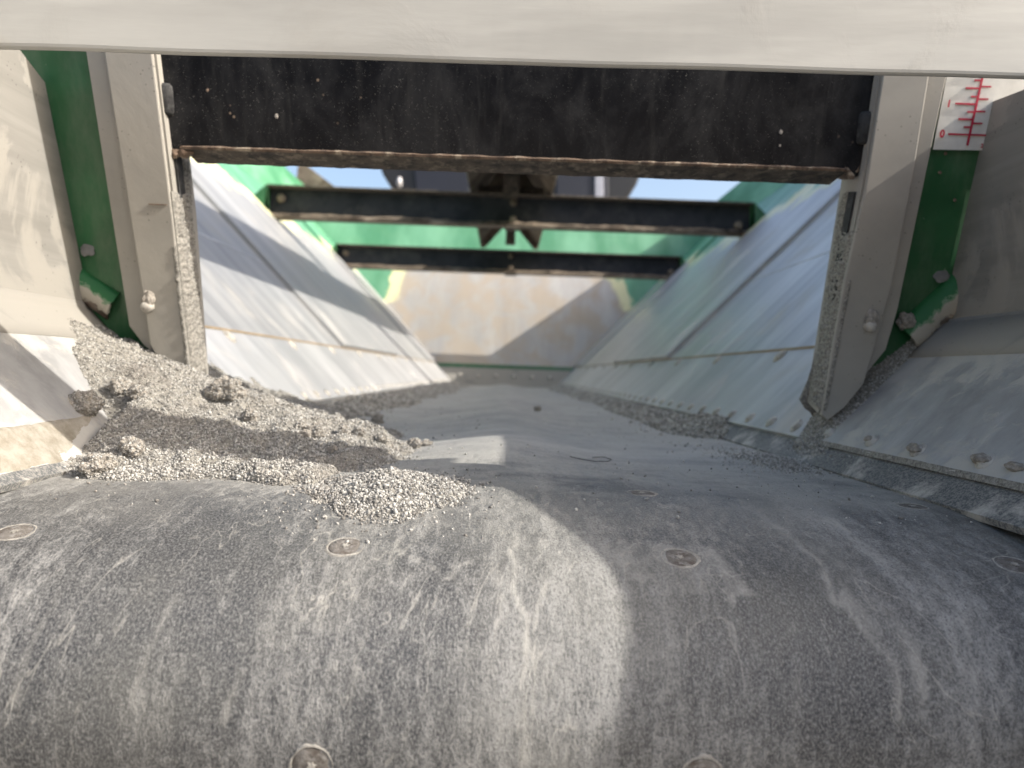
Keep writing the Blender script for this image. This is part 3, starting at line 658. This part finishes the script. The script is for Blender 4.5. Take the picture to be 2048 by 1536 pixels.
# ---------------------------------------------------------------- discharge side plates (outside the gate)
LED = {-1: .368, 1: .3785}
for s in (-1, 1):
    if s < 0:
        sp = thing('side_plate', 'tall dusty stainless side plate at the left, sunlit with a flared foot over the pile', 'side plate', group='discharge side plates')
        far = [gate(x, y, BK-.0006) for x, y in ((90, 165), (165, 540), (178, 604))]
        top = [(.583, .262), (.30, .285)]; tip = wall(235, 690, -1).y; mid = wall(205, 650, -1).y
    else:
        sp = thing('side_plate', 'tall dusty stainless side plate at the right, shaded and half covering the ruler decal', 'side plate', group='discharge side plates')
        far = [gate(x, y, BK-.0006) for x, y in ((1980, 205), (1905, 545), (1893, 640))]
        top = [(.592, .246), (.328, .236), (.311, .227), (.284, .214), (.261, .198), (.234, .179), (.216, .162), (.203, .148), (.193, .132), (.185, .108)]
        tip = wall(1815, 718, 1).y; mid = wall(1862, 682, 1).y
    zb_ = far[2].z; near = .17
    xz = lambda z: s*(abs(far[1].x)+(abs(far[0].x)-abs(far[1].x))*(z-far[1].z)/(far[0].z-far[1].z))
    XB = abs(xz(zb_)); print('plate', s, [tuple(round(q, 3) for q in p) for p in far], tip, mid)
    pts = far+[Vector((xz(zb_), near, zb_))]+[Vector((xz(z), y, z)) for y, z in reversed(top)]
    slab('upright_sheet', pts, Vector((s*.003, 0, 0)), m_plate, sp, 0, (0, 0, 0), (0, 1, 0), (0, 0, 1))
    # flared foot, same slope as the hopper wall, ending in the ledge
    xl = LED[s]; vs = []; uv = []; fs = []
    xm = XB-.008
    rows = [(XB, zb_, far[2].y), (XB-.001, zb_-.006, far[2].y+.001), (XB-.004, max(zb_-.013, wallz(XB-.004)+.006), mid), (xl+.010, wallz(xl+.010)+.0045, (mid+tip)/2), (xl, wallz(xl)+.003, tip)]
    N = 60
    for x, z, yf in rows:
        for i in range(N+1):
            y = near+(yf-near)*i/N; e = .0006*mn.noise(Vector((y*40, x*20, s))) if x == xl else 0
            vs.append((s*x, y, z+e)); uv.append((y, z))
    for j in range(len(rows)-1):
        for i in range(N): fs.append((j*(N+1)+i, j*(N+1)+i+1, (j+1)*(N+1)+i+1, (j+1)*(N+1)+i))
    o = link('flared_foot', mesh(vs, fs, uv), m_plate, sp, True); q = o.modifiers.new('t', 'SOLIDIFY'); q.thickness = .0025; q.offset = -1 if s > 0 else 1
    # lower sloping plate with its own bolts
    lp = thing('lower_chute_plate', ('scuffed grey chute plate at the left with flaking lime film above the belt edge' if s < 0 else 'scuffed grey chute plate at the right with a row of caked bolts along its foot'), 'chute plate', group='lower chute plates')
    xb = .2835 if s < 0 else .300
    P4 = [wp(s, xb, .15, .001), wp(s, xb, .50 if s < 0 else .716, .001), wp(s, xl+.012, .70 if s < 0 else .70, .001), wp(s, xl+.012, .15, .001)]
    if s < 0: P4.insert(2, wp(s, .315, .62, .001))
    slab('chute_sheet', P4, -WN(s)*.003, m_low, lp, .0008, (s*X0, 0, Z0), (0, 1, 0), slope(s))
    if s > 0:
        for px, py in ((1600, 848), (1661, 868), (1746, 884), (1838, 903), (1972, 925)):
            p = wall(px, py, 1)+WN(1)*.001; q = bolt(lp, p, WN(1), .0045, .003)
            big = px > 1700
            if px > 1700: clod('lime_cap', p+WN(1)*.002+Vector((0, .002, 0)), .0062 if px > 1800 else .0048, m_clod, px*.3, (.8, 1.1, .6), q, 3, .4)
        clod('lime_lump', wall(2035, 936, 1)+WN(1)*.001, .006, m_clod, 8.8, (.8, 1.3, .5), lp, 3, .4)
    else:
        crust('flaking_lime', wp(s, .284, .16, .001), wp(s, .284, .50, .001), wp(s, .315, .60, .001), wp(s, .308, .16, .001), 120, 24, .0016, lime('tan_lime_film', (.24, .215, .17), (.37, .345, .30), 90), lp, 4.4, .0002, True, 60)
# rubber skirts under the plates
for s in (-1, 1):
    sk_ = thing('rubber_skirt', ('grey rubber skirt strip under the left chute plate touching the belt' if s < 0 else 'grey rubber skirt strip under the right chute plate lifting off the belt'), 'rubber skirt', group='belt skirts')
    vs = []; fs = []; N = 300
    for i in range(N+1):
        y = .15+3.85*i/N; w_ = .0006*mn.noise(Vector((y*12, s, 0)))
        for x, z in ((.2795, wallz(.2795)+.0035+w_), (.306, wallz(.306)-.0045), (.306, wallz(.306)-.0085), (.2810, wallz(.2810)-.0022+w_)):
            vs.append((s*x, y, z))
    for i in range(N):
        for k in range(4): a, b = i*4+k, i*4+(k+1) % 4; fs.append((a, b, b+4, a+4))
    link('skirt_strip', mesh(vs, fs), m_skirt, sk_)
    if s > 0:
        crust('lime_bead', wp(s, .2985, .16, -.001), wp(s, .2985, .72, -.001), wp(s, .3015, .72, .001), wp(s, .3015, .16, .001), 200, 3, .0018, m_crust, sk_, 1.4, .0004, False, 80)

# ---------------------------------------------------------------- lime
def basez(x, y):
    return np.where(np.abs(x) < .2835, beltz(x, y), np.maximum(Z0+K*(np.abs(x)-X0), beltz(x, y)))
tx = np.array([-.44, -.41, -.385, -.28, -.234, -.175, -.12, -.08, -.03]); tz = np.array([.055, .046, .034, -.012, -.024, -.041, -.054, -.070, -.088])
def top_main(x, y):
    t = np.interp(x, tx, tz)
    sl_ = .09+np.clip(-.12-x, 0, .2)*1.6
    yr = .64
    t = t - np.clip(yr-y, 0, 1)*sl_ - np.clip(y-yr, 0, 9)*.11
    t = t - np.clip(.458+.008*np.sin(x*60)-y, 0, 1)*1.1
    t = t + .0085*fbm(x*28, y*22, 4, 3) + .0055*fbm(x*85, y*70, 4, 9)
    # ribbed slump scars
    for cx, cy, r, h in ((-.250, .600, .012, -.010), (-.226, .588, .010, -.009), (-.292, .66, .016, .007), (-.17, .60, .012, .005), (-.30, .60, .018, .005)):
        t = t+h*np.exp(-(((x-cx)/r)**2+((y-cy)/(r*1.7))**2))
    t = np.where(x < -.29, t - np.clip((.60-y), 0, 1)*.6, t)
    return t
def top_cone(x, y):
    r = np.sqrt(((x+.066)/.046)**2+((y-.437)/.050)**2)
    return basez(x, y) + .0125*(1-r*(1+.25*fbm(x*30, y*30, 3, 21))) + .0022*fbm(x*90, y*60, 3, 5)
def top_strip(s, w0, h0, ya):
    def f(x, y):
        a = np.abs(x); g_ = np.clip((y-ya)/.12, 0, 1)
        t = -.0565 - np.clip(.30-a, -.02, 1)*(h0/w0) + .006*fbm(x*30, y*6, 4, 12) + .006*fbm(x*0+5, y*4, 3, 31)
        return np.where(a > .302, basez(x, y)-.02, t - (1-g_)*.03)
    return f
def top_small(cx, cy, rx, ry, h):
    def f(x, y):
        r = np.sqrt(((x-cx)/rx)**2+((y-cy)/ry)**2)*(1+.35*fbm(x*40, y*40, 3, 17))
        return basez(x, y)+h*(1-r)
    return f
def top_corner(x, y):
    m = np.exp(-((y-.705)/.022)**2)
    return np.maximum(basez(x, y), -9)+.026*m*(1+.3*fbm(x*60, y*60, 3, 2))*np.clip((x-.285)/.02, 0, 1) - .004
ICO = None
def ico_variants():
    out = []
    for k in range(6):
        bm = bmesh.new(); bmesh.ops.create_icosphere(bm, subdivisions=1, radius=1)
        v = np.array([q.co[:] for q in bm.verts]); f = np.array([[w.index for w in q.verts] for q in bm.faces]); bm.free()
        v = v*(1+.28*rng.standard_normal((len(v), 1)))*np.array([1, .7+.3*rng.random(), .6]); out.append((v, f))
    return out
ICOS = ico_variants()
def grains(name, pts, rad, mat, parent=None):
    vs = []; fs = []; off = 0
    which = rng.integers(0, 6, len(pts))
    for k in range(6):
        P = pts[which == k]; R = rad[which == k]; v, f = ICOS[k]; m = len(P)
        if not m: continue
        q = rng.standard_normal((m, 4)); q /= np.linalg.norm(q, axis=1)[:, None]; a, b, c, d = q.T
        Rm = np.stack([1-2*(c*c+d*d), 2*(b*c-a*d), 2*(b*d+a*c), 2*(b*c+a*d), 1-2*(b*b+d*d), 2*(c*d-a*b), 2*(b*d-a*c), 2*(c*d+a*b), 1-2*(b*b+c*c)], 1).reshape(m, 3, 3)
        W = np.einsum('mij,vj->mvi', Rm, v)*R[:, None, None]+P[:, None, :]
        vs.append(W.reshape(-1, 3)); fs.append((f[None]+(off+np.arange(m)*len(v))[:, None, None]).reshape(-1, 3)); off += m*len(v)
    vs = np.concatenate(vs); fs = np.concatenate(fs)
    me = bpy.data.meshes.new('m'); me.vertices.add(len(vs)); me.vertices.foreach_set('co', vs.ravel())
    me.loops.add(len(fs)*3); me.loops.foreach_set('vertex_index', fs.ravel()); me.polygons.add(len(fs)); me.polygons.foreach_set('loop_start', np.arange(len(fs))*3)
    me.update(calc_edges=True); return link(name, me, mat, parent)
def pile(name, label, f, x0, x1, y0, y1, step, ngr, rmin, rmax, stray=.0, thr=.0006, yden=0.):
    gx = np.arange(x0, x1, step); gy = np.arange(y0, y1, step*1.3); X, Y = np.meshgrid(gx, gy)
    B = basez(X, Y); T = f(X, Y); H = T-B; Z = np.where(H > 0, T, B-.002)
    ok = H > -.0005; idx = -np.ones(X.shape, int)
    quad = ok[:-1, :-1] | ok[1:, :-1] | ok[:-1, 1:] | ok[1:, 1:]
    j, i = np.nonzero(quad); n_ = X.shape[1]
    F4 = np.stack([j*n_+i, j*n_+i+1, (j+1)*n_+i+1, (j+1)*n_+i], 1)
    used, inv = np.unique(F4, return_inverse=True); Vv = np.stack([X.ravel(), Y.ravel(), Z.ravel()], 1)[used]
    me = bpy.data.meshes.new('m'); me.from_pydata(Vv.tolist(), [], inv.reshape(-1, 4).tolist()); me.update()
    root = thing(name, label, 'lime pile', kind='stuff')
    link('pile_body', me, m_limebase, root, True)['kind'] = 'stuff'
    x = rng.uniform(x0, x1, ngr*8); y = y0+(y1-y0)*rng.random(ngr*8)**(1+yden)
    Hh = f(x, y)-basez(x, y)
    pr_ = np.clip((Hh+.0012)/.0022, 0, 1) + (Hh > -.02)*stray*np.exp(np.clip(Hh, -1, 0)/.0045)
    k = rng.random(len(x)) < pr_; x, y, Hh = x[k][:ngr], y[k][:ngr], Hh[k][:ngr]
    r = rmin+(rmax-rmin)*rng.random(len(x))**2.6; r = np.where(rng.random(len(x)) < .012, r+rmax*.7, r)
    z = basez(x, y)+np.maximum(Hh, 0)+r*.35
    g = grains('lime_grain_layer', np.stack([x, y, z], 1), r, m_lime, root); g['kind'] = 'stuff'
    return root
pile('lime_pile', 'big grey-white crumbly lime pile on the left of the belt around the left gate post', top_main, -.43, -.03, .40, 1.35, .0018, 92000, .0004, .00125, .08, yden=1.0)
pile('lime_pile', 'small round heap of lime granules on the crest of the belt beside the big pile', top_cone, -.13, .0, .355, .52, .0014, 8000, .0006, .0014, .05)
pile('lime_pile', 'thin lime spill under the right hopper wall where the skirt strip begins', top_small(.262, .69, .032, .075, .0042), .20, .31, .58, .82, .0018, 3500, .0006, .0013, .10)
pile('lime_pile', 'lime packed in the corner behind the foot of the right gate post', top_corner, .288, .41, .62, .78, .0018, 5000, .0007, .0015, .0)
pile('lime_ridge', 'long crumbly ridge of lime along the foot of the left hopper wall', top_strip(-1, .13, .022, 1.0), -.32, -.10, 1.0, 4.04, .005, 9000, .0016, .0035, .02, yden=.4)
pile('lime_ridge', 'long crumbly ridge of lime along the foot of the right hopper wall', top_strip(1, .075, .020, .85), .17, .32, .85, 4.04, .005, 9000, .0014, .003, .03, yden=.5)
# loose crumbs scattered over the belt
NC = 2600; x = rng.uniform(-.26, .275, NC); y = .40+.9*rng.random(NC)**1.2; keep = rng.random(NC) < np.exp(-np.abs(np.abs(x)-.24)/.09)*.8+.08
x, y = x[keep], y[keep]; r = .0004+.0013*rng.random(len(x))**4
cr = grains('loose_crumbs', np.stack([x, y, beltz(x, y)+r*.5], 1), r, m_lime)
tag(cr, 'loose lime crumbs strewn over the bare part of the belt', 'crumbs', kind='stuff')

# clods one can count
def on(px, py, lift=0.):
    """where the line of sight meets the belt or the pile"""
    d = ray(px, py); lo = None
    for k in range(600):
        t = .30+k*.0016; p = d*(t/d.y)
        zt = float(basez(np.array(p.x), np.array(p.y)))
        if p.x < 0: zt = max(zt, float(top_main(np.array(p.x), np.array(p.y))))
        if p.z <= zt: return Vector((p.x, p.y, zt+lift))
    return p
CL = [((168, 812), .0125, 'tan rounded lime clod lying on the left chute plate beside the pile'),
      ((196, 932), .0095, 'rough lime clod at the corner of the left chute plate and the belt'),
      ((263, 900), .0085, 'brown lime clod sitting in the shadow stripe on the left of the pile'),
      ((452, 780), .014, 'large dark lump of lime just inside the foot of the left gate post'),
      ((603, 855), .0052, 'small tan clod leftmost in the row along the crest of the pile'),
      ((633, 864), .0085, 'biggest crumbly clod in the row along the crest of the pile'),
      ((610, 868), .0045, 'little flat clod lying before the biggest clod of the crest row'),
      ((688, 862), .0055, 'pale flat clod on the crest right of the biggest clod'),
      ((718, 864), .0052, 'round tan clod at the right end of the pile crest'),
      ((762, 877), .0055, 'single round clod on bare belt beyond the end of the pile'),
      ((829, 887), .0065, 'left one of the pair of clods on the sunlit belt'),
      ((852, 887), .0050, 'right one of the pair of clods on the sunlit belt'),
      ((666, 902), .0042, 'dark clod just above the shadow stripe on the pile'),
      ((755, 838), .0090, 'dark flat lump of lime in the shade inside the hopper'),
      ((1075, 812), .0060, 'tiny dark crumb alone in the middle of the far belt'),
      ((240, 775), .0085, 'brown broken lump on the upper left of the big pile'),
      ((275, 785), .0070, 'broken lump right beside the brown one on the upper pile'),
      ((500, 835), .0070, 'pale crust lump on the ridge of the big pile')]
for k, ((px, py), r, lab) in enumerate(CL):
    o = clod('lime_clod', on(px, py+r*900, r*.35), r, m_clod, k*1.7+.3, (1, .9, .8), None, 5, .5)
    if r > .0048:
        vv = np.array([v.co[:] for v in o.data.vertices]); nn_ = int(260*(r/.006)**2); vv = vv[rng.integers(0, len(vv), min(nn_, 1400))]
        g_ = grains('crumb_coat', vv*1.0, .00045+.0007*rng.random(len(vv))**2, m_lime, o); g_['kind'] = 'stuff'
    o.rotation_euler = (0, 0, k*1.1); tag(o, lab, 'clod', 'lime clods')
# thin curled twig on the belt
cu = bpy.data.curves.new('tw', 'CURVE'); cu.dimensions = '3D'; cu.bevel_depth = .0003; sp_ = cu.splines.new('POLY')
tp = [(1140, 915), (1160, 920), (1190, 925), (1215, 925), (1223, 921), (1208, 916), (1185, 917)]
sp_.points.add(len(tp)-1)
for q, (px, py) in zip(sp_.points, tp): v = on(px, py, .0008); q.co = (*v, 1)
to = bpy.data.objects.new('t', cu); C.objects.link(to); bpy.context.view_layer.update(); me = bpy.data.meshes.new_from_object(to); C.objects.unlink(to); bpy.data.objects.remove(to)
tag(link('twig', me, m_dark), 'thin dark curled stalk lying on the shaded belt right of centre', 'twig')
